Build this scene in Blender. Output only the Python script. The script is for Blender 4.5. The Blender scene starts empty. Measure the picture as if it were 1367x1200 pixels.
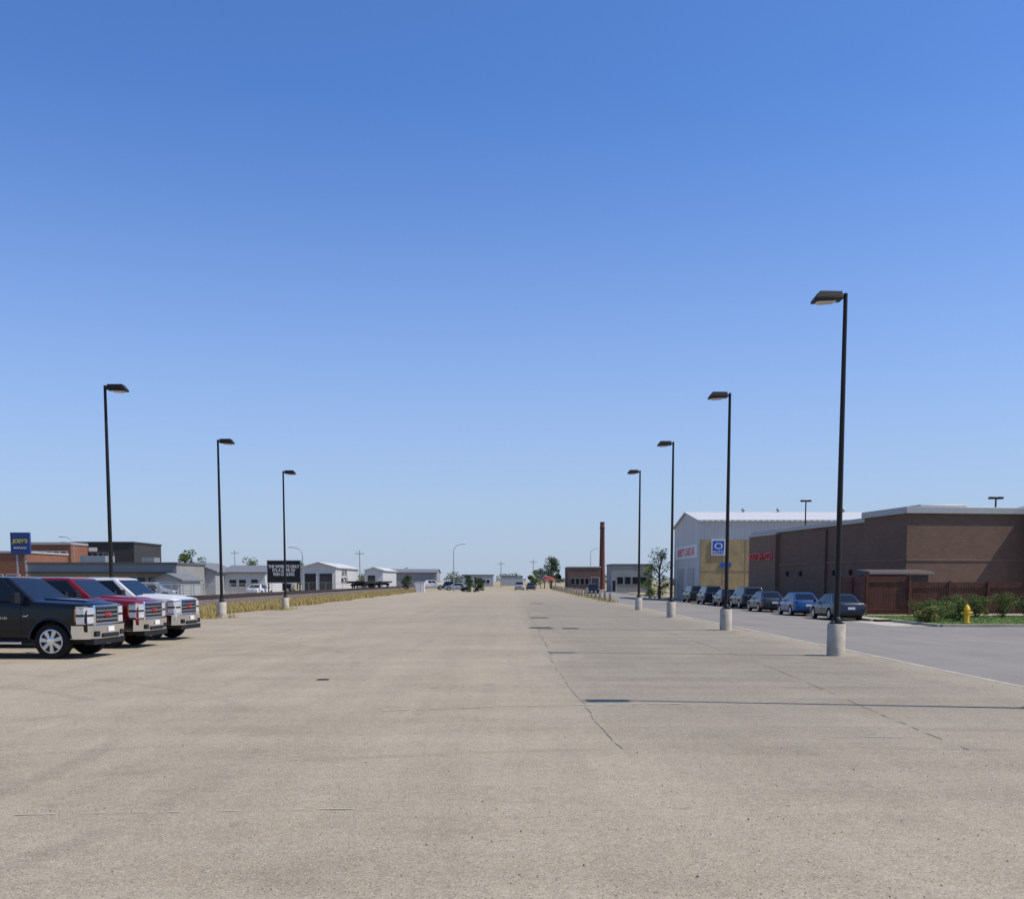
import bpy, math, random
from mathutils import Vector, Matrix
random.seed(7)
R = math.radians
scene = bpy.context.scene
COL = scene.collection

# ------------------------------------------------------------------ materials
MATS = {}
def new_mat(name):
    m = bpy.data.materials.new(name); m.use_nodes = True
    nt = m.node_tree; b = nt.nodes["Principled BSDF"]
    return m, nt, b
def mixrgb(nt, fac, a, b, mode='MIX'):
    n = nt.nodes.new('ShaderNodeMix'); n.data_type = 'RGBA'; n.blend_type = mode
    for sock, v in ((n.inputs[0], fac), (n.inputs[6], a), (n.inputs[7], b)):
        if isinstance(v, bpy.types.NodeSocket): nt.links.new(v, sock)
        elif isinstance(v, (int, float)): sock.default_value = v
        else: sock.default_value = (v[0], v[1], v[2], 1)
    return n.outputs[2]
def ramp(nt, src, lo, hi, a=0.0, b=1.0):
    n = nt.nodes.new('ShaderNodeMapRange'); n.inputs[1].default_value = lo; n.inputs[2].default_value = hi
    n.inputs[3].default_value = a; n.inputs[4].default_value = b
    nt.links.new(src, n.inputs[0]); return n.outputs[0]
def math_n(nt, op, a, b):
    n = nt.nodes.new('ShaderNodeMath'); n.operation = op
    for s, v in ((n.inputs[0], a), (n.inputs[1], b)):
        if isinstance(v, (int, float)): s.default_value = v
        else: nt.links.new(v, s)
    return n.outputs[0]
def noise(nt, co, scale, detail=4, rough=0.6, mapping=None):
    if mapping:
        mp = nt.nodes.new('ShaderNodeMapping'); mp.inputs['Scale'].default_value = mapping
        nt.links.new(co, mp.inputs[0]); co = mp.outputs[0]
    n = nt.nodes.new('ShaderNodeTexNoise'); n.inputs['Scale'].default_value = scale
    n.inputs['Detail'].default_value = detail; n.inputs['Roughness'].default_value = rough
    nt.links.new(co, n.inputs['Vector']); return n.outputs[0]
def bump(nt, b, h, strength=0.3, dist=0.02):
    n = nt.nodes.new('ShaderNodeBump'); n.inputs['Strength'].default_value = strength
    n.inputs['Distance'].default_value = dist
    nt.links.new(h, n.inputs['Height']); nt.links.new(n.outputs[0], b.inputs['Normal'])
def pos(nt):
    return nt.nodes.new('ShaderNodeNewGeometry').outputs['Position']

def mat(name, col, rough=0.7, metal=0.0, var=0.15, scale=3.0, bumpS=0.0, coat=0.0, spec=0.5):
    if name in MATS: return MATS[name]
    m, nt, b = new_mat(name)
    b.inputs['Roughness'].default_value = rough; b.inputs['Metallic'].default_value = metal
    b.inputs['Coat Weight'].default_value = coat; b.inputs['Coat Roughness'].default_value = 0.03
    b.inputs['Specular IOR Level'].default_value = spec
    if var > 0:
        nz = noise(nt, pos(nt), scale, 5)
        f = ramp(nt, nz, 0.3, 0.7)
        c = mixrgb(nt, f, [x * (1 - var) for x in col], [min(1, x * (1 + var)) for x in col])
        nt.links.new(c, b.inputs['Base Color'])
        if bumpS: bump(nt, b, nz, bumpS, 0.03)
    else: b.inputs['Base Color'].default_value = (*col, 1)
    MATS[name] = m; return m

def brick(name, c1, c2, mortar, scale=1.0):
    if name in MATS: return MATS[name]
    m, nt, b = new_mat(name); b.inputs['Roughness'].default_value = 0.85
    sx = nt.nodes.new('ShaderNodeSeparateXYZ'); nt.links.new(pos(nt), sx.inputs[0])
    cb = nt.nodes.new('ShaderNodeCombineXYZ')
    nt.links.new(math_n(nt, 'ADD', sx.outputs[0], sx.outputs[1]), cb.inputs[0]); nt.links.new(sx.outputs[2], cb.inputs[1])
    br = nt.nodes.new('ShaderNodeTexBrick'); br.inputs['Scale'].default_value = scale
    br.inputs['Color1'].default_value = (*c1, 1); br.inputs['Color2'].default_value = (*c2, 1); br.inputs['Mortar'].default_value = (*mortar, 1)
    br.inputs['Brick Width'].default_value = 0.4; br.inputs['Row Height'].default_value = 0.2; br.inputs['Mortar Size'].default_value = 0.012
    nt.links.new(cb.outputs[0], br.inputs['Vector'])
    nz = noise(nt, pos(nt), 0.6, 5)
    c = mixrgb(nt, ramp(nt, nz, 0.3, 0.7, 0.0, 0.35), br.outputs[0], [x * 0.6 for x in c1])
    nt.links.new(c, b.inputs['Base Color'])
    MATS[name] = m; return m

def corrugated(name, col, pitch=0.3, horiz=False, dirt=0.25):
    if name in MATS: return MATS[name]
    m, nt, b = new_mat(name); b.inputs['Roughness'].default_value = 0.55
    sx = nt.nodes.new('ShaderNodeSeparateXYZ'); nt.links.new(pos(nt), sx.inputs[0])
    s = sx.outputs[2] if horiz else math_n(nt, 'ADD', sx.outputs[0], sx.outputs[1])
    w = math_n(nt, 'SINE', math_n(nt, 'MULTIPLY', s, 6.283 / pitch), 0)
    nz = noise(nt, pos(nt), 0.7, 6, mapping=(1, 1, 0.3))
    c = mixrgb(nt, ramp(nt, nz, 0.35, 0.75, 0, dirt), col, [col[0] * .55, col[1] * .5, col[2] * .42])
    c = mixrgb(nt, ramp(nt, w, -1, 1, 0.0, 0.14), c, [x * .6 for x in col])
    nt.links.new(c, b.inputs['Base Color']); bump(nt, b, w, 0.6, 0.03)
    MATS[name] = m; return m

def leafmat(name, dark, light):
    m, nt, b = new_mat(name); b.inputs['Roughness'].default_value = 0.8; b.inputs['Specular IOR Level'].default_value = 0.2
    g = nt.nodes.new('ShaderNodeNewGeometry')
    nz = noise(nt, g.outputs['Position'], 1.1, 3)
    f = math_n(nt, 'ADD', math_n(nt, 'MULTIPLY', g.outputs['Random Per Island'], 0.5), ramp(nt, nz, 0.35, 0.65, 0, 0.5))
    nt.links.new(mixrgb(nt, f, dark, light), b.inputs['Base Color'])
    return m

def lot_material():
    m, nt, b = new_mat("weathered_asphalt"); b.inputs['Roughness'].default_value = 0.93
    b.inputs['Specular IOR Level'].default_value = 0.12
    P = pos(nt); sx = nt.nodes.new('ShaderNodeSeparateXYZ'); nt.links.new(P, sx.inputs[0])
    X, Y = sx.outputs[0], sx.outputs[1]
    wob = noise(nt, P, 0.35, 4)
    xw = math_n(nt, 'ADD', X, ramp(nt, wob, 0, 1, -1.4, 1.4))
    lane = ramp(nt, xw, 0.2, 1.8)
    yw = ramp(nt, math_n(nt, 'ADD', Y, ramp(nt, wob, 0, 1, -4, 4)), 8, 18)
    lf = math_n(nt, 'MULTIPLY', lane, yw)
    mid = math_n(nt, 'MULTIPLY', ramp(nt, xw, -7.0, -3.5), ramp(nt, Y, 22, 45))
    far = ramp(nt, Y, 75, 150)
    patch = ramp(nt, noise(nt, P, 0.16, 5, 0.62), 0.38, 0.62)
    patch2 = ramp(nt, noise(nt, P, 0.55, 6, 0.68), 0.42, 0.64)
    blot = ramp(nt, noise(nt, P, 0.9, 6, 0.7), 0.54, 0.68)
    streak = ramp(nt, noise(nt, P, 1.0, 5, 0.6, mapping=(1.6, 0.07, 1)), 0.35, 0.7)
    streak2 = ramp(nt, noise(nt, P, 1.0, 4, 0.6, mapping=(0.06, 1.3, 1)), 0.4, 0.7)
    c = mixrgb(nt, patch, (0.315, 0.262, 0.183), (0.385, 0.325, 0.232))
    c = mixrgb(nt, math_n(nt, 'MULTIPLY', patch2, 0.4), c, (0.445, 0.382, 0.28))
    c = mixrgb(nt, math_n(nt, 'MULTIPLY', blot, 0.32), c, (0.225, 0.188, 0.138))
    c = mixrgb(nt, math_n(nt, 'MULTIPLY', mid, 0.35), c, (0.262, 0.226, 0.172))
    c = mixrgb(nt, math_n(nt, 'MULTIPLY', lf, 0.82), c, mixrgb(nt, patch2, (0.228, 0.2, 0.158), (0.275, 0.24, 0.19)))
    c = mixrgb(nt, math_n(nt, 'MULTIPLY', streak, 0.30), c, (0.195, 0.168, 0.128))
    c = mixrgb(nt, math_n(nt, 'MULTIPLY', streak2, 0.2), c, (0.47, 0.405, 0.3))
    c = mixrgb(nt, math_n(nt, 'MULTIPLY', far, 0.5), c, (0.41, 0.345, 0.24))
    edge = ramp(nt, xw, 7.7, 9.0)
    c = mixrgb(nt, math_n(nt, 'MULTIPLY', edge, 0.5), c, (0.41, 0.35, 0.255))
    for (cx_, cy_, rad, wd) in ((-14, 10, 9.5, .13), (-14, 10, 11.2, .13), (-16, 22, 12.5, .12), (3, -4, 15.5, .1), (3, -4, 17.1, .1), (-20, 32, 14.2, .12)):
        dx = math_n(nt, 'SUBTRACT', X, cx_); dy = math_n(nt, 'SUBTRACT', Y, cy_)
        d = math_n(nt, 'SQRT', math_n(nt, 'ADD', math_n(nt, 'MULTIPLY', dx, dx), math_n(nt, 'MULTIPLY', dy, dy)), 0)
        e = math_n(nt, 'ABSOLUTE', math_n(nt, 'SUBTRACT', d, rad), 0)
        f = math_n(nt, 'MULTIPLY', ramp(nt, e, wd * 1.4, wd * .5, 0, .2), ramp(nt, wob, .42, .6))
        c = mixrgb(nt, f, c, (0.13, 0.112, 0.088))
    v = nt.nodes.new('ShaderNodeTexVoronoi'); v.inputs['Scale'].default_value = 85
    nt.links.new(P, v.inputs['Vector'])
    sv = nt.nodes.new('ShaderNodeSeparateColor'); nt.links.new(v.outputs['Color'], sv.inputs[0])
    fine = noise(nt, P, 55, 6, 0.75)
    med = noise(nt, P, 9, 5, 0.7)
    c = mixrgb(nt, ramp(nt, med, 0.35, 0.65), mixrgb(nt, 1.0, c, (0.9, 0.9, 0.9), 'MULTIPLY'), mixrgb(nt, 1.0, c, (1.08, 1.08, 1.08), 'MULTIPLY'))
    c = mixrgb(nt, ramp(nt, fine, 0.36, 0.66), mixrgb(nt, 1.0, c, (0.66, 0.65, 0.63), 'MULTIPLY'), mixrgb(nt, 1.0, c, (1.30, 1.30, 1.30), 'MULTIPLY'))
    c = mixrgb(nt, ramp(nt, sv.outputs[0], 0.86, 0.93, 0, 0.6), c, (0.12, 0.102, 0.08))
    c = mixrgb(nt, ramp(nt, sv.outputs[1], 0.90, 0.95, 0, 0.5), c, (0.53, 0.475, 0.385))
    st = ramp(nt, noise(nt, P, 1.7, 3, 0.5), 0.68, 0.75, 0, 0.4)
    c = mixrgb(nt, st, c, (0.12, 0.108, 0.09))
    nt.links.new(c, b.inputs['Base Color'])
    bump(nt, b, fine, 0.5, 0.01)
    return m
def road_material():
    m, nt, b = new_mat("road_asphalt"); b.inputs['Roughness'].default_value = 0.9; b.inputs['Specular IOR Level'].default_value = 0.2
    P = pos(nt)
    sx = nt.nodes.new('ShaderNodeSeparateXYZ'); nt.links.new(P, sx.inputs[0])
    patch = ramp(nt, noise(nt, P, 0.2, 5), 0.35, 0.65)
    streak = ramp(nt, noise(nt, P, 1.0, 5, 0.6, mapping=(1.3, 0.05, 1)), 0.35, 0.7)
    c = mixrgb(nt, patch, (0.215, 0.196, 0.166), (0.26, 0.237, 0.2))
    c = mixrgb(nt, math_n(nt, 'MULTIPLY', streak, 0.35), c, (0.165, 0.153, 0.133))
    wob = noise(nt, P, 0.6, 4)
    gut = ramp(nt, math_n(nt, 'ADD', sx.outputs[0], ramp(nt, wob, 0, 1, -.6, .6)), 9.9, 9.2, 0, .6)
    c = mixrgb(nt, gut, c, (0.37, 0.315, 0.225))
    fine = noise(nt, P, 30, 6, 0.75)
    c = mixrgb(nt, ramp(nt, fine, 0.35, 0.66), mixrgb(nt, 1.0, c, (0.8, 0.8, 0.8), 'MULTIPLY'), mixrgb(nt, 1.0, c, (1.2, 1.2, 1.2), 'MULTIPLY'))
    nt.links.new(c, b.inputs['Base Color']); bump(nt, b, fine, 0.4, 0.01)
    return m
def ground_material():
    m, nt, b = new_mat("dry_ground"); b.inputs['Roughness'].default_value = 0.95; b.inputs['Specular IOR Level'].default_value = 0.1
    P = pos(nt)
    f1 = ramp(nt, noise(nt, P, 0.12, 6, 0.65), 0.38, 0.62)
    f2 = ramp(nt, noise(nt, P, 1.1, 6, 0.7), 0.42, 0.62)
    c = mixrgb(nt, f1, (0.32, 0.26, 0.14), (0.39, 0.33, 0.22))
    c = mixrgb(nt, math_n(nt, 'MULTIPLY', f2, 0.45), c, (0.2, 0.18, 0.075))
    nt.links.new(c, b.inputs['Base Color']); return m

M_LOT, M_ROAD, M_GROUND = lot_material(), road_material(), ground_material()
M_CONC = mat("concrete", (0.43, 0.38, 0.30), 0.9, 0, 0.22, 4, 0.3)
M_KERB = mat("kerb_concrete", (0.38, 0.33, 0.25), 0.9, 0, 0.2, 2.5)
M_BRONZE = mat("dark_bronze_paint", (0.018, 0.015, 0.013), 0.5, 0.2, 0.2, 2, spec=.3)
M_LENS = mat("lamp_lens", (0.55, 0.52, 0.45), 0.25, 0, 0.05)
M_TYRE = mat("tyre_rubber", (0.014, 0.014, 0.014), 0.85, 0, 0.1, spec=.2)
M_RIM = mat("alloy_rim", (0.6, 0.6, 0.61), 0.28, 0.85, 0.05)
M_CHROME = mat("chrome", (0.78, 0.78, 0.79), 0.12, 1.0, 0.03)
M_BLKPL = mat("black_plastic", (0.012, 0.012, 0.013), 0.6, 0, 0.1, spec=.3)
M_GLASS = mat("tinted_glass", (0.008, 0.010, 0.012), 0.04, 0, 0.0, spec=0.45)
M_HEAD = mat("headlight_glass", (0.62, 0.64, 0.66), 0.08, 0.3, 0.25, 14)
M_TAIL = mat("tail_light", (0.35, 0.01, 0.01), 0.15, 0, 0.05)
M_AMBER = mat("amber_lens", (0.6, 0.2, 0.03), 0.2, 0, 0.05)
M_WHITEP = mat("white_paint", (0.72, 0.70, 0.66), 0.6, 0, 0.06)
M_RED = mat("red_sign", (0.45, 0.03, 0.03), 0.5, 0, 0.05)
M_BLACK = mat("matte_black", (0.018, 0.018, 0.02), 0.7, 0, 0.1, spec=.3)
M_GALV = mat("galvanised_steel", (0.33, 0.33, 0.33), 0.5, 0.5, 0.15)
M_WOODP = mat("weathered_wood", (0.26, 0.22, 0.17), 0.9, 0, 0.25, 6)
M_BARK = mat("bark", (0.12, 0.09, 0.065), 0.95, 0, 0.3, 8)

# ------------------------------------------------------------------ mesh builder
import bmesh
class MB:
    def __init__(s): s.v = []; s.f = []; s.m = []; s.mats = []
    def mi(s, m):
        if m not in s.mats: s.mats.append(m)
        return s.mats.index(m)
    def poly(s, pts, m):
        n = len(s.v); s.v += [tuple(p) for p in pts]; s.f.append(list(range(n, n + len(pts)))); s.m.append(s.mi(m))
    def hexa(s, p, m):
        n = len(s.v); s.v += [tuple(q) for q in p]; k = s.mi(m)
        for f in ((3, 2, 1, 0), (4, 5, 6, 7), (0, 1, 5, 4), (1, 2, 6, 5), (2, 3, 7, 6), (3, 0, 4, 7)):
            s.f.append([n + i for i in f]); s.m.append(k)
    def box(s, x0, x1, y0, y1, z0, z1, m):
        s.hexa([(x0, y0, z0), (x1, y0, z0), (x1, y1, z0), (x0, y1, z0), (x0, y0, z1), (x1, y0, z1), (x1, y1, z1), (x0, y1, z1)], m)
    def tube(s, a, b, r0, r1, m, n=10, caps=True):
        a = Vector(a); b = Vector(b); d = (b - a).normalized()
        u = d.orthogonal().normalized(); w = d.cross(u); k = s.mi(m); o = len(s.v)
        for c, r in ((a, r0), (b, r1)):
            for i in range(n):
                t = 2 * math.pi * i / n; s.v.append(tuple(c + u * (r * math.cos(t)) + w * (r * math.sin(t))))
        for i in range(n):
            j = (i + 1) % n; s.f.append([o + i, o + j, o + n + j, o + n + i]); s.m.append(k)
        if caps:
            s.f.append([o + i for i in range(n)][::-1]); s.m.append(k)
            s.f.append([o + n + i for i in range(n)]); s.m.append(k)
    def lathe(s, prof, m, axis='z', n=24, c=(0, 0, 0)):
        k = s.mi(m); o = len(s.v)
        for r, h in prof:
            for i in range(n):
                t = 2 * math.pi * i / n; a, b2 = r * math.cos(t), r * math.sin(t)
                p = (a, b2, h) if axis == 'z' else (a, h, b2)
                s.v.append((p[0] + c[0], p[1] + c[1], p[2] + c[2]))
        for q in range(len(prof) - 1):
            for i in range(n):
                j = (i + 1) % n
                s.f.append([o + q * n + i, o + q * n + j, o + (q + 1) * n + j, o + (q + 1) * n + i]); s.m.append(k)
        s.f.append([o + i for i in range(n)]); s.m.append(k)
        s.f.append([o + (len(prof) - 1) * n + i for i in range(n)]); s.m.append(k)
    def make(s, name, parent=None, loc=(0, 0, 0), rot=(0, 0, 0), bevel=0, seg=2, smooth=False, fixn=True):
        me = bpy.data.meshes.new(name); me.from_pydata(s.v, [], s.f)
        for m in s.mats: me.materials.append(m)
        me.polygons.foreach_set('material_index', s.m)
        if fixn:
            bm = bmesh.new(); bm.from_mesh(me); bmesh.ops.recalc_face_normals(bm, faces=bm.faces); bm.to_mesh(me); bm.free()
        me.update()
        if smooth or bevel:
            me.polygons.foreach_set('use_smooth', [True] * len(me.polygons))
            try: me.set_sharp_from_angle(angle=R(38))
            except Exception: pass
        ob = bpy.data.objects.new(name, me); COL.objects.link(ob)
        ob.location = loc; ob.rotation_euler = rot
        if parent: ob.parent = parent
        if bevel:
            md = ob.modifiers.new('bevel', 'BEVEL'); md.width = bevel; md.segments = seg; md.limit_method = 'ANGLE'; md.angle_limit = R(30)
        return ob

def root(name, loc=(0, 0, 0), rz=0):
    e = bpy.data.objects.new(name, None); COL.objects.link(e); e.location = loc; e.rotation_euler = (0, 0, rz)
    e.empty_display_size = 0.3
    return e
def text(parent, name, body, loc, size, m, rot=(R(90), 0, 0), shear=0, align='CENTER', ext=0.01, bold=0.0, sx=1):
    c = bpy.data.curves.new(name, 'FONT'); c.body = body; c.size = size; c.align_x = align; c.align_y = 'CENTER'
    c.extrude = ext; c.shear = shear; c.offset = bold; c.space_line = 0.9
    o = bpy.data.objects.new(name, c); COL.objects.link(o); o.location = loc; o.rotation_euler = rot; o.scale = (sx, 1, 1)
    c.materials.append(m); o.parent = parent; return o

# ------------------------------------------------------------------ ground, lot, road
ZR = -0.33
def strip(name, prof, y0, y1, m):
    mb = MB()
    for (xa, za), (xb, zb) in zip(prof[:-1], prof[1:]):
        mb.poly([(xa, y0, za), (xb, y0, zb), (xb, y1, zb), (xa, y1, za)], m)
    return mb.make(name, fixn=False)
strip("ground", [(-2500, -0.02), (9.05, -0.02), (9.2, -0.3), (18, -0.42), (2500, -0.42)], -200, 4000, M_GROUND)
mb = MB()
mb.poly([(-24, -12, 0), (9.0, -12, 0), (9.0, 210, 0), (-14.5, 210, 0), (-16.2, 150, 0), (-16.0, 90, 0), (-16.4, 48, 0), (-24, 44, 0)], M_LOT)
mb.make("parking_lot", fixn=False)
mb = MB()
for a, b in ((-30, 50), (50, 240)):
    xr = 70 if a < 0 else 19.6
    for (xa, za), (xb, zb) in (((9.16, -0.12), (13.5, -0.17)), ((13.5, -0.17), (18, ZR)), ((18, ZR), (xr, ZR))):
        mb.poly([(xa, a, za), (xb, a, zb), (xb, b, zb), (xa, b, za)], M_ROAD)
mb.make("road", fixn=False)
mb = MB()
y = -12
while y < 215:
    mb.box(8.98, 9.16, y, y + 2.98, -0.2, 0.012 + random.uniform(-.006, .006), M_KERB); y += 3.0
mb.make("kerb", bevel=0.02, seg=1)
mb = MB()
mb.box(19.6, 19.78, 56, 240, -0.5, ZR + 0.13, M_KERB)
mb.box(20.6, 70, 49.0, 49.18, -0.5, ZR + 0.13, M_KERB)
mb.box(20.42, 20.6, 49.18, 55.2, -0.5, ZR + 0.13, M_KERB)
mb.make("kerb", bevel=0.02, seg=1)
mb = MB()
mb.poly([(19.78, 55.4, ZR + .12), (70, 55.4, ZR + .12), (70, 130, ZR + .12), (19.78, 130, ZR + .12)], M_CONC)
mb.poly([(18.5, 50, ZR + .004), (20.42, 50, ZR + .004), (20.42, 56, ZR + .004), (18.5, 56, ZR + .004)], M_CONC)
mb.make("sidewalk", fixn=False)
M_LAWN = mat("lawn_green", (0.105, 0.17, 0.03), 0.95, 0, 0.3, 3)
mb = MB(); mb.poly([(20.6, 49.18, ZR + .125), (70, 49.18, ZR + .125), (70, 62, ZR + .125), (20.6, 62, ZR + .125)], M_LAWN)
mb.make("lawn", fixn=False)

M_TAR = mat("tar_seam", (0.17, 0.148, 0.115), 0.85, 0, 0.2, 9)
M_TAR2 = mat("old_patch", (0.13, 0.114, 0.092), 0.85, 0, 0.25, 9)
M_FADE = mat("faded_paint", (0.48, 0.42, 0.33), 0.9, 0, 0.2, 14)
def ribbon(mb, pts, w, z, m, jit=0.02, step=0.25, gap=0.0):
    prev = None; off = 0
    for (a, b) in zip(pts[:-1], pts[1:]):
        a = Vector((a[0], a[1], 0)); b = Vector((b[0], b[1], 0)); n = max(1, int((b - a).length / step))
        d = (b - a).normalized(); s = Vector((-d.y, d.x, 0))
        for i in range(n + 1):
            off = off * .85 + random.uniform(-jit, jit)
            c = a + (b - a) * (i / n) + s * off
            ww = w * random.uniform(0.25, 1.2)
            cur = (c + s * ww / 2, c - s * ww / 2)
            if prev and random.random() > gap:
                mb.poly([(prev[0].x, prev[0].y, z), (prev[1].x, prev[1].y, z), (cur[1].x, cur[1].y, z), (cur[0].x, cur[0].y, z)], m)
            prev = cur
mb = MB()
ribbon(mb, [(0.95, 26), (1.0, 17), (1.15, 12.2), (1.25, 11.4)], 0.02, 0.004, M_TAR, 0.02, .2, 0.25)
ribbon(mb, [(1.0, 26), (0.9, 90)], 0.04, 0.004, M_TAR, 0.03, .5, .2)
ribbon(mb, [(5.75, 60), (5.7, 24), (5.1, 11.3)], 0.022, 0.004, M_TAR, 0.02, .25, .3)
ribbon(mb, [(-16, 47), (-5, 46.2), (9, 46)], 0.06, 0.004, M_TAR, 0.03, .5, .3)
ribbon(mb, [(-9, 74), (9, 72)], 0.09, 0.004, M_TAR, 0.05, .5, .2)
ribbon(mb, [(1, 31.5), (8.9, 32)], 0.04, 0.004, M_TAR, 0.03, .4, .25)
ribbon(mb, [(-7.5, 62), (-7, 34), (-5.5, 26)], 0.03, 0.004, M_TAR, 0.04, .4, .4)
mb.make("pavement_cracks", fixn=False)
mb = MB()
ribbon(mb, [(-1.9, 14.75), (0.2, 15.35), (2.6, 15.6)], 0.06, 0.008, M_FADE, 0.006, .1, .12)
ribbon(mb, [(2.7, 15.3), (4.2, 15.5)], 0.03, 0.008, M_FADE, 0.006, .12, .5)
ribbon(mb, [(3.6, 12.3), (4.7, 12.2)], 0.03, 0.008, M_FADE, 0.006, .12, .4)
ribbon(mb, [(5.2, 18.3), (7.7, 18.9)], 0.03, 0.008, M_FADE, 0.006, .12, .4)
ribbon(mb, [(-4.2, 8.1), (-1.2, 8.35)], 0.02, 0.008, M_FADE, 0.006, .1, .6)
mb.make("faded_paint_lines", fixn=False)
for (dx, dy, s) in ((1.15, 41, .5), (2.3, 40.3, .35), (-3.6, 19.4, .12), (1.4, 52, .5), (2.0, 84, .6)):
    r0 = root("storm_drain", (dx, dy, 0)); mb = MB()
    mb.box(-s, s, -s * .8, s * .8, -0.015, 0.008, M_TAR2)
    for i in range(5):
        mb.box(-s * .8, s * .8, -s * .6 + i * s * .28, -s * .6 + i * s * .28 + s * .12, 0.008, 0.014, M_BLACK)
    mb.make("grate", r0)
mb = MB()
M_PEB = mat("pebble", (0.3, 0.26, 0.2), 0.9, 0, 0.5, 30)
for i in range(1500):
    yy = 5.3 + 18 * random.random() ** 1.4; xx = random.uniform(-.55, .55) * yy * 1.1; s = random.uniform(.003, .009) * (1.8 if random.random() < .05 else 1)
    p = [(xx + s * random.uniform(.6, 1.2) * math.cos(t), yy + s * random.uniform(.6, 1.2) * math.sin(t), 0.001) for t in (0, 1.57, 3.14, 4.71)]
    q = [(a[0] * .5 + xx * .5, a[1] * .5 + yy * .5, s * 1.1) for a in p]
    mb.hexa(p + q, M_PEB)
mb.make("loose_gravel", fixn=False)

# ------------------------------------------------------------------ street lamps in lot
def street_lamp(x, y, side, h=8.9):
    r = root("street_lamp", (x, y, 0))
    mb = MB(); mb.lathe([(0.225, -0.1), (0.225, 0.78), (0.21, 0.8)], M_CONC, n=28); mb.make("concrete_base", r, smooth=True)
    mb = MB()
    mb.box(-.15, .15, -.15, .15, .802, .83, M_BRONZE)
    mb.lathe([(.13, .83), (.12, .93), (.085, .97)], M_BRONZE, n=16)
    for a in (-.11, .11):
        for b in (-.11, .11): mb.tube((a, b, .83), (a, b, .88), .014, .014, M_GALV, 6)
    mb.tube((0, 0, .95), (0, 0, h - .03), .078, .05, M_BRONZE, 16)
    mb.make("pole", r, smooth=True)
    mb = MB(); s = side
    mb.tube((0, 0, h - .12), (s * .16, 0, h - .12), .035, .035, M_BRONZE, 10)
    def X(a): return s * a
    bot = [(X(.10), -.17, h - .20), (X(.80), -.2, h - .24), (X(.80), .2, h - .24), (X(.10), .17, h - .20)]
    mid = [(X(.10), -.17, h - .13), (X(.80), -.2, h - .18), (X(.80), .2, h - .18), (X(.10), .17, h - .13)]
    top = [(X(.12), -.13, h + .0), (X(.66), -.15, h + .0), (X(.66), .15, h + .0), (X(.12), .13, h + .0)]
    mb.hexa(bot + mid, M_BRONZE); mb.hexa([(a, b, c + .002) for a, b, c in mid] + top, M_BRONZE)
    mb.make("lamp_head", r, bevel=.012)
    mb = MB()
    mb.hexa([(X(.32), -.08, h - .27), (X(.66), -.09, h - .295), (X(.66), .09, h - .295), (X(.32), .08, h - .27),
             (X(.22), -.13, h - .212), (X(.74), -.15, h - .238), (X(.74), .15, h - .238), (X(.22), .13, h - .212)], M_LENS)
    mb.make("lens", r, bevel=.03)
for y in (25.75, 39.1, 52.6, 66.1): street_lamp(8.16, y, -1)
street_lamp(8.35, 14.95, -1)
for y in (37.6, 51.8, 66.4): street_lamp(-14.65, y, 1)

# ------------------------------------------------------------------ vehicles
def interp(keys, x, i):
    for a, b in zip(keys[:-1], keys[1:]):
        if a[0] >= x >= b[0]:
            t = (a[0] - x) / max(1e-6, a[0] - b[0]); return a[i] + (b[i] - a[i]) * t
    return keys[-1][i] if x < keys[-1][0] else keys[0][i]
def paint(name, col, metal=0.0, spec=.3):
    return mat(name, col, 0.35, metal, 0.04, 4, coat=.6, spec=spec)
FR = [(0.80, 0.0), (0.93, 0.05), (0.985, 0.16), (1.0, 0.34), (0.995, 0.55), (0.985, 0.72), (0.965, 0.86), (0.91, 0.955), (0.80, 1.0)]
FRT = [(0.82, 0.0), (0.95, 0.04), (0.99, 0.12), (1.0, 0.30), (0.998, 0.55), (0.992, 0.75), (0.985, 0.89), (0.96, 0.965), (0.88, 1.0)]
def loft_body(keys, wheels, ra, wz, m, crown=0.03, fr=FR):
    xs = set(k[0] for k in keys)
    for wx in wheels:
        for i in range(17):
            xs.add(wx + ra * math.cos(math.pi * i / 16))
        xs.add(wx + ra * 1.03); xs.add(wx - ra * 1.03)
    x0, x1 = keys[0][0], keys[-1][0]
    xs = sorted([x for x in xs if x1 <= x <= x0], reverse=True)
    mb = MB(); k = mb.mi(m); rings = []
    for x in xs:
        hw, sill, zt = interp(keys, x, 1), interp(keys, x, 2), interp(keys, x, 3)
        zl = sill
        for wx in wheels:
            if abs(x - wx) < ra: zl = max(zl, wz + math.sqrt(ra * ra - (x - wx) ** 2))
        half = [(hw * f, max(zl, sill + g * (zt - sill))) for f, g in fr]
        ring = [(x, -yy, z) for yy, z in half] + [(x, -hw * .4, zt + crown)] + [(x, hw * .4, zt + crown)] + [(x, yy, z) for yy, z in half[::-1]]
        st = len(mb.v); mb.v += ring; rings.append((st, len(ring)))
    for (a, n), (b, _) in zip(rings[:-1], rings[1:]):
        for i in range(n):
            j = (i + 1) % n; mb.f.append([a + i, a + j, b + j, b + i]); mb.m.append(k)
    for st, n in (rings[0], rings[-1]):
        mb.f.append([st + i for i in range(n)]); mb.m.append(k)
    return mb
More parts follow.
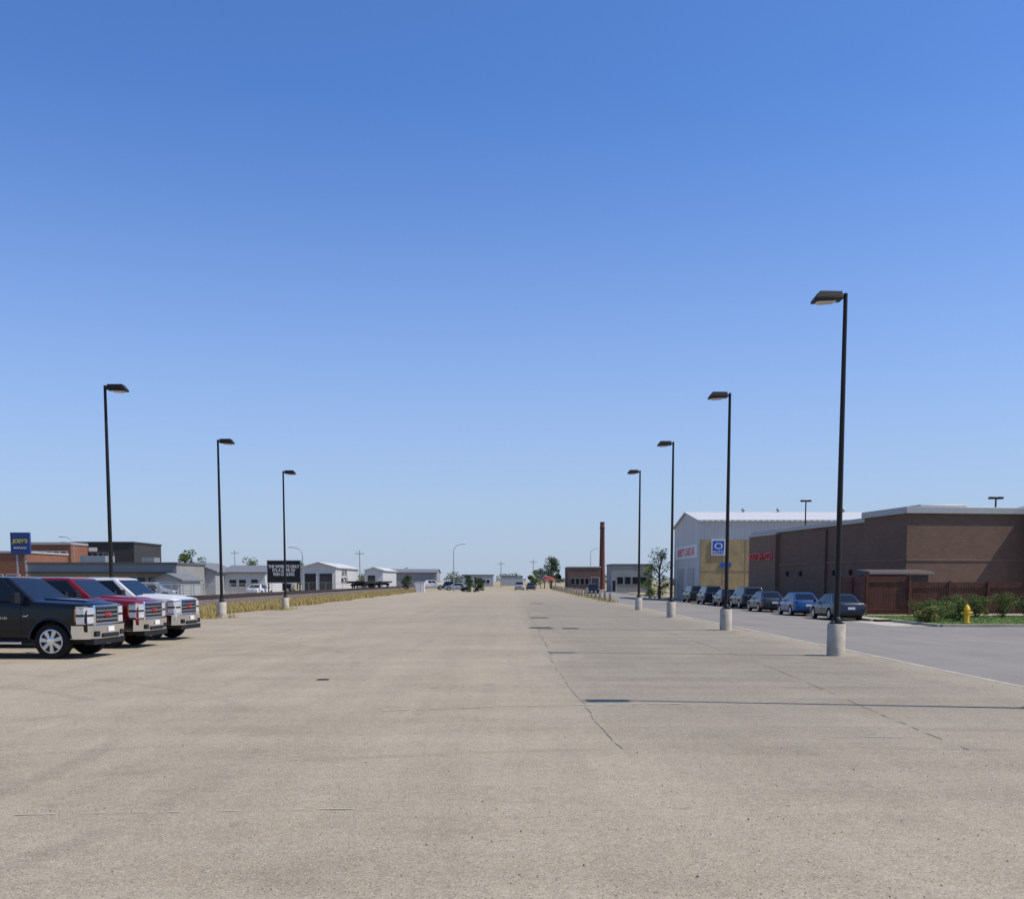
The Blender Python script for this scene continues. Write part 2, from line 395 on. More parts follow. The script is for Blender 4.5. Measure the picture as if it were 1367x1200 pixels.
def wheel(parent, x, y, R0, w, side, truck):
    mb = MB(); o = side * w / 2
    mb.lathe([(R0 * .66, -w / 2), (R0 * .93, -w / 2), (R0, -w / 2 + .035), (R0, w / 2 - .035), (R0 * .93, w / 2), (R0 * .66, w / 2)], M_TYRE, 'y', 32)
    mb.lathe([(R0 * .64, o * .6), (R0 * .67, o * 1.02), (R0 * .60, o * 1.04), (R0 * .57, o * .72)], M_RIM, 'y', 32)
    mb.lathe([(R0 * .57, o * 1.041), (R0 * .57, o * 1.045)], M_BLACK, 'y', 24)
    ns = 7 if truck else 10
    for i in range(ns):
        a = 2 * math.pi * i / ns + .3
        ca, sa = math.cos(a), math.sin(a)
        wd = .042 if truck else .03
        p = []
        for yy in (o * 1.05, o * 1.14):
            for rr, ww in ((R0 * .1, wd * .8), (R0 * .60, wd * 1.2)):
                p.append([(rr * ca - ww * sa, yy, rr * sa + ww * ca), (rr * ca + ww * sa, yy, rr * sa - ww * ca)])
        mb.hexa([p[0][0], p[1][0], p[1][1], p[0][1], p[2][0], p[3][0], p[3][1], p[2][1]], M_RIM)
    mb.lathe([(R0 * .22, o * 1.05), (R0 * .2, o * 1.2), (R0 * .12, o * 1.26)], M_CHROME if truck else M_RIM, 'y', 16)
    mb.make("wheel", parent, loc=(x, y, R0), smooth=True)
def bil(q, u, v):
    a = q[0].lerp(q[1], u); b = q[3].lerp(q[2], u); return a.lerp(b, v)
def cab_parts(parent, B, Rf, m, hwb, hwr, zb, zr, wins):
    v = lambda x, y, z: Vector((x, y, z))
    b = [v(B[0], -hwb, zb), v(B[0], hwb, zb), v(B[1], hwb * .97, zb), v(B[1], -hwb * .97, zb)]
    t = [v(Rf[0], -hwr, zr), v(Rf[0], hwr, zr), v(Rf[1], hwr * .97, zr), v(Rf[1], -hwr * .97, zr)]
    mb = MB(); mb.hexa([b[0], b[3], b[2], b[1], t[0], t[3], t[2], t[1]], m)
    c = [p.lerp((t[0] + t[2]) / 2, .28) + Vector((0, 0, .035)) for p in t]
    mb.make("cabin", parent, bevel=.045, seg=3)
    mb = MB(); mb.hexa([t[0].lerp(c[0], .15), t[3].lerp(c[3], .15), t[2].lerp(c[2], .15), t[1].lerp(c[1], .15), c[0], c[3], c[2], c[1]], m); mb.make("roof", parent, bevel=.02, seg=2)
    g = MB(); blk = MB()
    def panel(q, u0, u1, v0, v1, off=.006):
        pts = [bil(q, u0, v0), bil(q, u1, v0), bil(q, u1, v1), bil(q, u0, v1)]
        n = (pts[1] - pts[0]).cross(pts[3] - pts[0]).normalized()
        cen = (pts[0] + pts[1] + pts[2] + pts[3]) / 4; cc = (b[0] + b[2] + t[0] + t[2]) / 4
        if n.dot(cen - cc) < 0: n = -n
        big = [p + (p - cen).normalized() * .025 + n * off * .4 for p in pts]
        blk.poly(big, M_BLACK); g.poly([p + n * off for p in pts], M_GLASS)
    panel([b[0], b[1], t[1], t[0]], .05, .95, .04, .90)
    panel([b[3], b[2], t[2], t[3]], .09, .91, .12, .86)
    for q in ([b[0], b[3], t[3], t[0]], [b[1], b[2], t[2], t[1]]):
        for (u0, u1) in wins: panel(q, u0, u1, .06, .86)
    blk.make("window_seals", parent, fixn=False); g.make("windows", parent, fixn=False)

def pickup_truck(x, y, heading, pm, z=0):
    r = root("pickup_truck", (x, y, z), heading)
    WX, R0 = (-0.88, -4.82), 0.43
    keys = [(0.0, .955, .60, 1.25), (-.05, .985, .58, 1.30), (-.2, 1.0, .55, 1.335), (-.6, 1.01, .5, 1.36), (-1.35, 1.01, .47, 1.40), (-1.7, 1.0, .47, 1.38), (-4.08, .995, .48, 1.38), (-4.13, 1.0, .5, 1.42),
            (-5.9, 1.0, .56, 1.44), (-6.02, .97, .62, 1.42)]
    loft_body(keys, WX, .52, R0, pm, .03, FRT).make("body", r, smooth=True)
    mb = MB()
    mb.box(-5.7, -.35, -.80, .80, .36, .56, M_BLKPL)
    for wx in WX: mb.box(wx - .5, wx + .5, -.72, .72, .50, .98, M_BLKPL)
    mb.make("chassis", r)
    for wx in WX:
        for s in (-1, 1): wheel(r, wx, s * .86, R0, .28, s, True)
    cab_parts(r, (-1.28, -4.02), (-2.02, -3.8), pm, .935, .77, 1.36, 1.95, [(.10, .40), (.45, .74)])
    mb = MB(); mb.hexa([(-.14, -.55, 1.31), (-1.26, -.6, 1.39), (-1.26, .6, 1.39), (-.14, .55, 1.31), (-.26, -.5, 1.40), (-1.26, -.55, 1.465), (-1.26, .55, 1.465), (-.26, .5, 1.40)], pm)
    mb.make("hood", r, bevel=.03, seg=3)
    # grille
    mb = MB(); mb.box(-.05, .045, -.64, .64, .80, 1.29, M_CHROME); mb.make("grille_frame", r, bevel=.03)
    mb = MB(); mb.box(.03, .052, -.56, .56, .86, 1.23, M_BLACK); mb.make("grille_mesh", r)
    mb = MB()
    for zz in (.94, 1.045, 1.15): mb.box(.03, .072, -.55, .55, zz - .018, zz + .018, M_CHROME)
    mb.make("grille_bars", r, bevel=.006)
    text(r, "grille_badge", "GMC", (.076, 0, 1.045), .13, M_RED, (R(90), 0, R(90)), bold=.002)
    # wraparound headlights
    mb = MB(); tr = MB(); am = MB()
    for s in (-1, 1):
        def hl(za, zb, e, mm, B):
            f = [(.03 + e, s * .66), (.01 + e, s * .93), (-.06 + e, s * (.99 + e)), (-.24, s * (1.012 + e))]
            g = [(-.08, s * .64), (-.08, s * .86), (-.12, s * .90), (-.26, s * .92)]
            for i in range(3):
                B.hexa([(f[i][0], f[i][1], za), (f[i + 1][0], f[i + 1][1], za), (g[i + 1][0], g[i + 1][1], za), (g[i][0], g[i][1], za),
                        (f[i][0], f[i][1], zb), (f[i + 1][0], f[i + 1][1], zb), (g[i + 1][0], g[i + 1][1], zb), (g[i][0], g[i][1], zb)], mm)
        hl(.86, 1.24, 0, M_HEAD, mb)
        hl(1.02, 1.07, .004, M_BLACK, tr); hl(.835, .858, .006, M_CHROME, tr); hl(1.242, 1.26, .006, M_CHROME, tr)
        am.box(-.275, -.245, s * 1.005 - .01, s * 1.005 + .01, .90, 1.2, M_AMBER)
    mb.make("headlights", r); tr.make("headlight_trim", r); am.make("side_markers", r)
    mb = MB()
    o = [(-.36, 1.025), (-.12, 1.02), (.07, .88), (.13, .5), (.14, 0)]
    pts = [(a, -b) for a, b in o] + [(a, b) for a, b in o[::-1][1:]]
    for (a, b), (c, d) in zip(pts[:-1], pts[1:]):
        mb.hexa([(a - .12, b * .9, .48), (c - .12, d * .9, .48), (c - .02, d, .48), (a - .02, b, .48), (a - .12, b * .9, .80), (c - .12, d * .9, .80), (c, d, .80), (a, b, .80)], M_CHROME)
    mb.make("front_bumper", r, smooth=True)
    mb = MB()
    mb.box(-.1, .142, -.42, .42, .50, .60, M_BLACK); mb.box(-.15, .10, -.82, .82, .34, .48, M_BLKPL)
    for s in (-1, 1): mb.box(.04, .125, s * .64 - .09, s * .64 + .09, .53, .66, M_BLACK)
    mb.make("bumper_valance", r)
    mb = MB(); mb.box(.14, .15, -.16, .16, .64, .76, M_WHITEP); mb.make("number_plate", r)
    mb = MB(); tr = MB(); ch = MB()
    for s in (-1, 1):
        f = s * 1.003
        for xx in (-1.62, -2.74, -3.82, -4.1):
            mb.box(xx - .006, xx + .006, min(f, f + s * .003), max(f, f + s * .003), .56, 1.28, M_BLACK)
        for xx in (-2.54, -3.66): ch.box(xx - .1, xx + .1, s * .985 - .03, s * .985 + .03, 1.17, 1.21, M_CHROME)
        tr.box(-3.85, -1.6, s * 1.0 - .05, s * 1.0 + .06, .36, .42, M_CHROME)
        ch.box(-1.56, -1.44, s * 1.006 - .012, s * 1.006 + .012, 1.02, 1.05, M_CHROME)
        for wx in WX:
            for i in range(16):
                a0, a1 = math.pi * (i + .6) / 17.2, math.pi * (i + 1.6) / 17.2
                p = lambda a, rr, yy: (wx + rr * math.cos(a), yy, R0 + rr * math.sin(a))
                tr2 = [p(a0, .52, s * .96), p(a0, .575, s * .985), p(a1, .575, s * .985), p(a1, .52, s * .96), p(a0, .52, s * 1.03), p(a0, .565, s * 1.02), p(a1, .565, s * 1.02), p(a1, .52, s * 1.03)]
                if p((a0 + a1) / 2, .52, 0)[2] > .5: mb.hexa(tr2, pm)
        mb.tube((-1.62, s * .95, 1.42), (-1.60, s * 1.12, 1.44), .025, .025, M_BLKPL, 8)
        mb.hexa([(-1.68, s * 1.08, 1.34), (-1.56, s * 1.08, 1.34), (-1.58, s * 1.28, 1.35), (-1.68, s * 1.28, 1.35), (-1.68, s * 1.08, 1.6), (-1.57, s * 1.08, 1.6), (-1.59, s * 1.26, 1.58), (-1.68, s * 1.26, 1.58)], M_BLKPL)
    mb.make("body_trim", r); tr.make("side_steps", r, bevel=.015); ch.make("door_handles", r, bevel=.01)
    text(r, "side_badge", "2500 HD", (-2.1, -1.006, .98), .085, M_CHROME, (R(90), 0, 0))
    mb = MB(); mb.box(-5.95, -4.17, -.88, .88, 1.44, 1.478, M_BLACK); mb.make("bed_cover", r, bevel=.01)
    mb = MB(); mb.box(-6.14, -6.0, -1.0, 1.0, .56, .76, M_CHROME); mb.make("rear_bumper", r, bevel=.02)
    mb = MB()
    for s in (-1, 1): mb.box(-6.035, -5.96, s * .90 - .085, s * .90 + .085, .95, 1.36, M_TAIL)
    mb.make("tail_lights", r, bevel=.01)
    mb = MB()
    for yy in (-.3, -.15, 0, .15, .3): mb.box(-2.13, -2.07, yy - .025, yy + .025, 1.972, 1.988, M_AMBER)
    mb.make("roof_marker_lights", r, bevel=.005)
    return r

P_BLACK = paint("black_car_paint", (0.004, 0.005, 0.008), 0, .15); P_RED = paint("red_car_paint", (0.17, 0.006, 0.009), .1); P_WHITE = paint("white_car_paint", (0.60, 0.58, 0.55), 0)
pickup_truck(-10.1, 25.45, R(-4), P_BLACK)
pickup_truck(-10.3, 29.35, R(-3), P_RED)
pickup_truck(-10.5, 33.2, R(-4), P_WHITE)

def car(name, x, y, heading, pm, kind='sedan', z=ZR):
    r = root(name, (x, y, z), heading)
    if kind == 'sedan':
        L, hw, R0 = 4.75, .91, .33; WX = (-.92, -3.68)
        keys = [(0, .70, .34, .62), (-.05, .80, .26, .70), (-.22, .88, .22, .76), (-.6, .905, .20, .82), (-1.2, .91, .19, .93), (-2.4, .91, .19, .96), (-3.8, .91, .2, 1.0), (-4.4, .88, .26, 1.0), (-4.66, .83, .3, .97), (-4.75, .76, .36, .86)]
        cab = ((-1.15, -4.12), (-2.0, -3.30), .84, .61, .94, 1.44); wins = [(.17, .48), (.51, .80)]
    else:
        L, hw, R0 = 4.65, .94, .37; WX = (-.92, -3.62)
        keys = [(0, .74, .40, .78), (-.06, .84, .32, .88), (-.25, .91, .27, .96), (-.6, .935, .26, 1.0), (-1.1, .94, .26, 1.09), (-4.3, .94, .27, 1.12), (-4.58, .90, .36, 1.1), (-4.65, .84, .42, 1.02)]
        cab = ((-1.05, -4.58), (-1.75, -4.25), .87, .68, 1.06, 1.70); wins = [(.15, .40), (.43, .66), (.70, .9)]
    loft_body(keys, WX, R0 + .07, R0, pm, .02).make("body", r, smooth=True)
    mb = MB(); mb.box(-L + .3, -.3, -.7, .7, .17, .32, M_BLKPL)
    for wx in WX: mb.box(wx - .4, wx + .4, -.66, .66, .3, R0 + .3, M_BLKPL)
    mb.make("chassis", r)
    for wx in WX:
        for s in (-1, 1): wheel(r, wx, s * (hw - .11), R0, .2, s, False)
    cab_parts(r, cab[0], cab[1], pm, cab[2], cab[3], cab[4], cab[5], wins)
    mb = MB(); zt = .82 if kind == 'sedan' else .95
    for s in (-1, 1):
        mb.hexa([(-L - .0, s * .50, zt - .12), (-L + .28, s * (hw - .005), zt - .08), (-L + .3, s * (hw - .1), zt - .08), (-L + .1, s * .50, zt - .12),
                 (-L + .05, s * .52, zt + .06), (-L + .3, s * (hw - .01), zt + .08), (-L + .32, s * (hw - .1), zt + .08), (-L + .1, s * .52, zt + .06)], M_TAIL)
    mb.make("tail_lights", r, bevel=.01)
    mb = MB(); zh = .60 if kind == 'sedan' else .78
    for s in (-1, 1):
        mb.hexa([(.01, s * .45, zh - .07), (-.28, s * (hw - .02), zh - .02), (-.32, s * (hw - .1), zh - .02), (-.1, s * .45, zh - .07),
                 (-.02, s * .45, zh + .06), (-.34, s * (hw - .02), zh + .12), (-.36, s * (hw - .1), zh + .12), (-.1, s * .45, zh + .06)], M_HEAD)
    mb.make("headlights", r, bevel=.01)
    mb = MB()
    mb.box(-.03, .02, -.42, .42, zh - .12, zh + .02, M_BLACK); mb.box(-L - .02, -L + .08, -.6, .6, .3, .42, M_BLKPL)
    for s in (-1, 1):
        mb.box(cab[0][0] - .35, cab[0][0] - .22, s * (hw + .08) - .09, s * (hw + .08) + .09, cab[4] + .03, cab[4] + .17, pm)
        mb.box(-2.42, -2.41, s * hw - .004, s * hw + .004, .3, cab[4] - .05, M_BLACK)
    mb.make("trim", r, bevel=.006)
    mb = MB(); mb.box(-L - .025, -L + .02, -.2, .2, zt - .2, zt - .07, M_WHITEP); mb.make("number_plate", r)
    return r
navy = paint("navy_car_paint", (.010, .014, .030)); blue = paint("blue_car_paint", (.012, .06, .20)); dgrey = paint("dark_grey_car_paint", (.025, .026, .028)); blk = P_BLACK
sil = paint("silver_car_paint", (.35, .36, .37), .3); tealm = paint("slate_car_paint", (.018, .024, .030))
def parked(xc, yr, pm, kind, j=0): car("parked_car", xc, yr + 4.7, R(90 + j), pm, kind)
parked(18.6, 56.6, navy, 'sedan', 1.5); parked(18.55, 63.8, blue, 'sedan', -1); parked(18.3, 71.6, dgrey, 'sedan', .5)
parked(18.8, 80.0, tealm, 'suv', 1); parked(18.9, 87.8, blk, 'sedan', -1); parked(18.8, 95.2, navy, 'suv'); parked(18.7, 103.0, dgrey, 'suv', 1)
car("suv", 13.0, 163, R(-90), blk, 'suv')
car("parked_car", -13.2, 200, R(180), sil, 'sedan', 0); car("parked_car", -9.0, 203, R(0), dgrey, 'suv', 0); car("parked_car", 1.5, 205, R(-90), sil, 'suv', 0); car("parked_car", 3.8, 206, R(-90), dgrey, 'sedan', 0)
for (x, y, hd, pm, k) in ((-34, 140, 0, dgrey, 'suv'), (-40, 168, 0, sil, 'sedan'), (-33, 101, 8, sil, 'suv'), (-38.5, 103, 4, navy, 'sedan'), (-46, 104, 0, P_WHITE, 'suv'), (-52, 108, 90, P_RED, 'sedan'), (-30.5, 128, 80, P_WHITE, 'sedan')): car("parked_car", x, y, R(hd), pm, k, 0)
pickup_truck(-14, 212, R(10), P_WHITE); pickup_truck(-34, 160, R(5), P_BLACK)

# ------------------------------------------------------------------ buildings
def windows_row(mbg, mbf, x0, x1, y, z0, z1, n, gapf=.25, fm=None):
    w = (x1 - x0) / n
    for i in range(n):
        a, b = x0 + w * (i + gapf / 2), x0 + w * (i + 1 - gapf / 2)
        mbf.box(a - .07, b + .07, y - .07, y + .02, z0 - .07, z1 + .07, fm or M_WHITEP)
        mbg.box(a, b, y - .085, y - .05, z0, z1, M_GLASS)
def simple_building(name, x0, x1, y0, y1, z0, z1, wall, roofm, gable=None, wins=(), doors=(), overhang=.3, cap=.25, ridge='x', fm=None):
    cx, cy = (x0 + x1) / 2, (y0 + y1) / 2
    r = root(name, (cx, cy, z0)); hx, hy, h = (x1 - x0) / 2, (y1 - y0) / 2, z1 - z0
    mb = MB(); mb.box(-hx, hx, -hy, hy, -.3, h, wall)
    if gable:
        if ridge == 'x':
            for s in (-1, 1): mb.poly([(s * hx, -hy, h), (s * hx, hy, h), (s * hx, 0, h + gable)], wall)
        else:
            for s in (-1, 1): mb.poly([(-hx, s * hy, h), (hx, s * hy, h), (0, s * hy, h + gable)], wall)
    mb.make("walls", r)
    mb = MB(); o = overhang
    if gable:
        if ridge == 'x':
            dz = gable * o / hy
            for s in (-1, 1):
                mb.hexa([(-hx - o, s * (hy + o), h - dz), (hx + o, s * (hy + o), h - dz), (hx + o, 0, h + gable), (-hx - o, 0, h + gable),
                         (-hx - o, s * (hy + o), h - dz + .15), (hx + o, s * (hy + o), h - dz + .15), (hx + o, 0, h + gable + .15), (-hx - o, 0, h + gable + .15)], roofm)
        else:
            dz = gable * o / hx
            for s in (-1, 1):
                mb.hexa([(s * (hx + o), -hy - o, h - dz), (s * (hx + o), hy + o, h - dz), (0, hy + o, h + gable), (0, -hy - o, h + gable),
                         (s * (hx + o), -hy - o, h - dz + .15), (s * (hx + o), hy + o, h - dz + .15), (0, hy + o, h + gable + .15), (0, -hy - o, h + gable + .15)], roofm)
    else:
        t = .12
        mb.box(-hx - t, hx + t, -hy - t, hy + t, h, h + cap, roofm)
    mb.make("roof", r)
    if wins:
        g, f = MB(), MB()
        for (a, b, za, zb, n) in wins: windows_row(g, f, a - cx, b - cx, -hy, za - z0, zb - z0, n, fm=fm)
        f.make("window_frames", r); g.make("windows", r)
    if doors:
        d = MB()
        for (a, b, zt, dm) in doors:
            d.box(a - cx - .08, b - cx + .08, -hy - .04, -hy + .02, 0, zt - z0 + .08, M_WHITEP); d.box(a - cx, b - cx, -hy - .07, -hy - .045, 0, zt - z0, dm)
        d.make("doors", r)
    return r, cx, cy, hx, hy, h

M_BRN = brick("brown_brick", (0.16, 0.092, 0.058), (0.19, 0.112, 0.072), (0.145, 0.094, 0.066), 1.0)
M_BRN2 = brick("tan_brown_brick", (0.21, 0.13, 0.085), (0.235, 0.15, 0.10), (0.17, 0.115, 0.08), 1.0)
M_CAP = mat("metal_cap", (0.40, 0.39, 0.37), .5, .2, .06)
rb = root("restaurant_building", (25.8, 67.6, ZR), R(8.2))
mb = MB()
mb.box(0, 40, 0.0, 26.7, -.2, 6.3, M_BRN)
mb.box(-.25, 8.2, -.6, 5.2, -.2, 6.55, M_BRN)
mb.box(8.2, 40, -2.2, -.003, -.2, 6.65, M_BRN)
mb.box(-.3, -.003, 20.8, 26.9, -.2, 6.12, M_BRN2)
mb.box(-.18, -.003, 11.5, 14.2, -.2, 6.1, M_BRN)
mb.make("walls", rb)
mb = MB()
mb.box(-.14, 40.2, 5.2, 26.9, 6.3, 6.62, M_CAP)
mb.box(-.42, 8.197, -.78, 5.35, 6.553, 6.98, M_CAP)
mb.box(8.2, 40.2, -2.38, .5, 6.653, 7.1, M_CAP)
mb.box(-.38, -.003, 20.7, 27.0, 6.123, 6.298, M_CAP)
mb.make("parapet_cap", rb, bevel=.02)
mb = MB()
mb.box(-.06, -.003, 5.22, 20.78, 3.5, 3.62, M_BRN2); mb.box(-.29, -.253, -.5, 5.1, 3.5, 3.62, M_BRN2)
mb.box(-.2, 8.1, -.64, -.603, 3.5, 3.62, M_BRN2); mb.box(-.08, -.003, 5.22, 20.78, 0, .9, M_BRN2)
mb.box(8.3, 39, -2.24, -2.203, 3.5, 3.62, M_BRN2)
mb.make("brick_bands", rb)
mb = MB()
mb.box(2.2, 5.6, 2.2, 4.6, 6.56, 7.35, M_CAP); mb.box(9, 11, 8, 10, 6.3, 7.3, M_GALV); mb.box(18, 21, 6, 9, 6.3, 7.6, M_GALV)
mb.make("rooftop_units", rb, bevel=.04)
mb = MB()
for yy in (7.5, 10.2, 16.2, 18.8): mb.box(-.16, -.003, yy - .12, yy + .12, 2.6, 3.0, M_BLACK)
mb.box(-.06, -.003, 8.1, 9.1, 0, 2.15, mat("brown_steel_door", (.09, .055, .04), .5))
mb.make("wall_lights_and_door", rb)
M_SIGNR = mat("bright_red_sign", (0.6, 0.03, 0.025), .45, 0, .03)
text(rb, "sign_letter_backs", "BOSTON PIZZA", (-.335, 23.8, 4.3), .85, M_WHITEP, (R(90), 0, R(-90)), shear=.25, ext=.02, bold=.03, sx=.9)
text(rb, "sign_letters", "BOSTON PIZZA", (-.42, 23.8, 4.3), .85, M_SIGNR, (R(90), 0, R(-90)), shear=.25, ext=.05, bold=.01, sx=.9)
for (x, y, h) in ((28.4, 100, 9.9), (36, 77, 8.35)):
    r = root("parking_lot_lamp", (x, y, ZR)); mb = MB(); mb.tube((0, 0, 0), (0, 0, h), .08, .06, M_BRONZE, 10); mb.make("pole", r, smooth=True)
    mb = MB()
    for s in (-1, 1): mb.box(min(.1 * s, .5 * s), max(.1 * s, .5 * s), -.2, .2, h - .1, h + .06, M_BRONZE)
    mb.box(-.1, .1, -.05, .05, h - .05, h + .05, M_BRONZE); mb.make("lamp_heads", r, bevel=.02)

M_REDWOOD = mat("stained_wood_fence", (0.12, 0.042, 0.026), .85, 0, .3, 2.5)
def board_fence(name, p0, p1, h, z=ZR + .12):
    d = Vector((p1[0] - p0[0], p1[1] - p0[1], 0)); L = d.length; r = root(name, (p0[0], p0[1], z), math.atan2(d.y, d.x)); mb = MB(); x = 0
    while x < L - .1:
        mb.box(x, x + .13, -.012, .012, .06, h + random.uniform(-.012, .012), M_REDWOOD); x += .152
    mb.make("boards", r, fixn=False)
    mb = MB(); x = 0
    while x <= L + .05:
        mb.box(x - .06, x + .06, -.135, -.015, -.1, h + .1, M_REDWOOD); x += L / max(1, round(L / 2.4))
    mb.box(0, L, -.05, -.014, h - .35, h - .25, M_REDWOOD); mb.box(0, L, -.05, -.014, .3, .4, M_REDWOOD)
    mb.make("posts_and_rails", r)
board_fence("wooden_fence", (21.6, 62.6), (24.2, 62.6), 2.35); board_fence("wooden_fence", (21.6, 67.5), (21.6, 62.6), 2.35)
board_fence("wooden_fence", (24.4, 62.9), (31.5, 62.9), 2.0); board_fence("wooden_fence", (31.5, 62.9), (45, 62.9), 2.1)
r = root("refuse_shed", (23.9, 64.8, ZR + .12)); mb = MB(); mb.box(-1.6, 1.9, -1.1, 1.1, 0, 2.45, M_BRN); mb.make("walls", r)
mb = MB(); mb.hexa([(-1.9, -1.4, 2.5), (2.2, -1.4, 2.5), (2.2, 1.4, 2.5), (-1.9, 1.4, 2.5), (-1.8, -1.3, 2.66), (2.1, -1.3, 2.66), (2.1, 1.3, 2.8), (-1.8, 1.3, 2.8)], mat("shed_roof", (.09, .07, .06), .8)); mb.make("roof", r)
mb = MB(); mb.box(-1.2, -.1, -1.16, -1.103, .1, 2.1, M_BLACK); mb.make("door", r)

M_WH = corrugated("white_cladding", (0.54, 0.52, 0.49), .35); M_WROOF = corrugated("white_metal_roof", (0.55, 0.54, 0.52), .6, dirt=.1)
M_TAN = mat("tan_boards", (0.34, 0.25, 0.12), .85, 0, .2, .9)
rw, cx, cy, hx, hy, h = simple_building("warehouse", 20, 66, 110, 127, ZR, 8.2, M_WH, M_WROOF, gable=1.35, overhang=.25)
mb = MB(); mb.box(-hx + .1, -hx + 11, -hy - .06, -hy - .003, 0, 6.55, M_TAN)
for i in range(5): mb.box(-hx + .1 + i * 2.4, -hx + .16 + i * 2.4, -hy - .08, -hy - .063, 0, 6.55, M_WOODP)
mb.box(-hx + .1, -hx + 11, -hy - .085, -hy - .063, 3.2, 3.28, M_WOODP)
mb.make("board_cladding", rw)
blue_s = mat("blue_sign", (.02, .09, .38), .5, 0, .03)
mb = MB()
for (x, z, w, hh) in ((2.0, 5.75, .75, .85), (8.3, 5.9, .8, .6)): mb.box(-hx + x - w, -hx + x + w, -hy - .16, -hy - .09, z - hh, z + hh, M_WHITEP)
mb.box(-hx + 2.0 - .62, -hx + 2.62, -hy - .175, -hy - .163, 5.05, 6.45, blue_s)
mb.box(-hx + 2.2, -hx + 3.4, -hy - .16, -hy - .09, 3.65, 4.1, blue_s)
mb.make("wall_signs", rw)
text(rw, "blue_sign_text", "O", (-hx + 2.0, -hy - .18, 5.85), .9, M_WHITEP, sx=1.3)
text(rw, "blue_sign_caption", "AUTO", (-hx + 2.0, -hy - .18, 5.25), .4, M_WHITEP, sx=1.1)
text(rw, "side_sign_text", "BODY\nREPAIR", (-hx + 8.3, -hy - .17, 5.95), .5, M_RED)
mb = MB(); mb.box(-hx - .1, -hx - .003, -7.6, 6.8, 4.7, 6.15, M_WHITEP); mb.make("gable_sign_panel", rw)
text(rw, "gable_sign_text", "ABBEY'S CARSTAR", (-hx - .11, -.4, 5.4), 1.25, M_SIGNR, (R(90), 0, R(-90)), bold=.02, sx=1.12)
mb = MB(); mb.box(-hx - .06, -hx - .003, -5.5, -1.5, 0, 3.6, M_GALV); mb.box(-hx - .06, -hx - .003, 1.5, 5.5, 0, 3.6, M_GALV); mb.make("roller_doors", rw)
mb = MB()
for x in (-hx + 6.5, -hx + 10.5, -hx + 18, -hx + 25, -hx + 32): mb.lathe([(.12, h + 1.3), (.12, h + 1.65), (.22, h + 1.7), (.25, h + 1.8), (.14, h + 1.92)], M_GALV, n=14, c=(x, 0, 0))
mb.make("roof_vents", rw, smooth=True)

M_GRYW = mat("grey_render", (0.25, 0.245, 0.235), .8, 0, .1, .5); M_REDBR = brick("red_brick", (0.22, 0.085, 0.045), (0.27, 0.105, 0.058), (.2, .13, .095), 1.0)
M_DKBR = brick("dark_brick", (0.12, 0.07, 0.055), (0.15, 0.085, 0.065), (.12, .09, .08), 1.0); M_DROOF = mat("dark_roof", (.09, .09, .092), .85, 0, .15)
M_STACK = brick("chimney_brick", (0.11, 0.032, 0.025), (0.14, 0.042, 0.03), (.09, .05, .045), 1.0)
M_DARKB = mat("charcoal_cladding", (.035, .032, .032), .7, 0, .15, .8); M_GRROOF = mat("grey_shingle", (.15, .155, .165), .85, 0, .15, 2)
simple_building("commercial_building", 19.5, 27.5, 202, 212, ZR, 4.9, M_GRYW, M_DROOF, wins=[(20.5, 26.5, 1.2, 2.6, 4)], doors=[(19.7, 20.4, 2.0, M_BLACK)], fm=M_GALV)
simple_building("brick_building", 13.5, 21.2, 246, 262, ZR, 5.0, M_DKBR, M_CAP, wins=[(14, 18.5, 1.0, 2.4, 4)], doors=[(19, 20.8, 2.6, M_DARKB)], fm=M_GALV)
r = root("brick_chimney", (22.4, 256, ZR)); mb = MB()
mb.lathe([(.82, 0), (.7, 6), (.56, 14.8), (.62, 14.9), (.64, 15.4), (.56, 15.5), (.55, 16.5)], M_STACK, n=20); mb.make("shaft", r, smooth=True)
mb = MB(); mb.lathe([(.58, 16.4), (.62, 16.6), (.42, 16.7)], M_DARKB, n=20); mb.make("rim", r)
r = root("red_pavilion", (8.8, 250, 0)); mb = MB(); mb.lathe([(2.2, 1.9), (1.2, 2.6), (.15, 3.1)], mat("red_roof", (.2, .035, .028), .8), n=6); mb.make("roof", r)
mb = MB()
for i in range(6): a = i * math.pi / 3; mb.tube((1.8 * math.cos(a), 1.8 * math.sin(a), -.4), (1.8 * math.cos(a), 1.8 * math.sin(a), 1.92), .09, .09, M_WOODP, 8)
mb.make("posts", r)

M_WSID = corrugated("white_siding", (0.56, 0.55, 0.53), .25, True, .15)
M_BLSID = corrugated("pale_siding", (0.36, 0.37, 0.38), .25, True, .15)
simple_building("brick_building", -70, -60.4, 128, 140, -.02, 5.3, M_REDBR, M_CAP, wins=[(-69.5, -61, 1.2, 2.6, 4)])
simple_building("brick_building", -70.5, -64.2, 150, 162, -.02, 7.1, M_REDBR, M_CAP, wins=[(-70, -64.7, 4.7, 6.1, 5)], cap=.35)
r, cx, cy, hx, hy, h = simple_building("office_building", -66.5, -57.2, 156, 168, -.02, 7.5, M_DARKB, M_DARKB, wins=[(-66, -60.2, 4.9, 6.0, 7)], fm=M_GALV)
mb = MB(); mb.box(-2.2, -.9, -hy - .12, -hy - .09, 6.3, 6.9, M_WHITEP); mb.make("wall_sign", r)
r, cx, cy, hx, hy, h = simple_building("long_commercial_building", -56, -38.8, 119, 130, -.02, 3.75, M_GRYW, M_DROOF, wins=[(-55, -49, 1.2, 2.3, 5), (-46, -41, 1.2, 2.3, 4)], doors=[(-48.4, -47.3, 2.1, M_BLACK), (-40.6, -39.6, 2.1, M_BLACK)], fm=M_GALV)
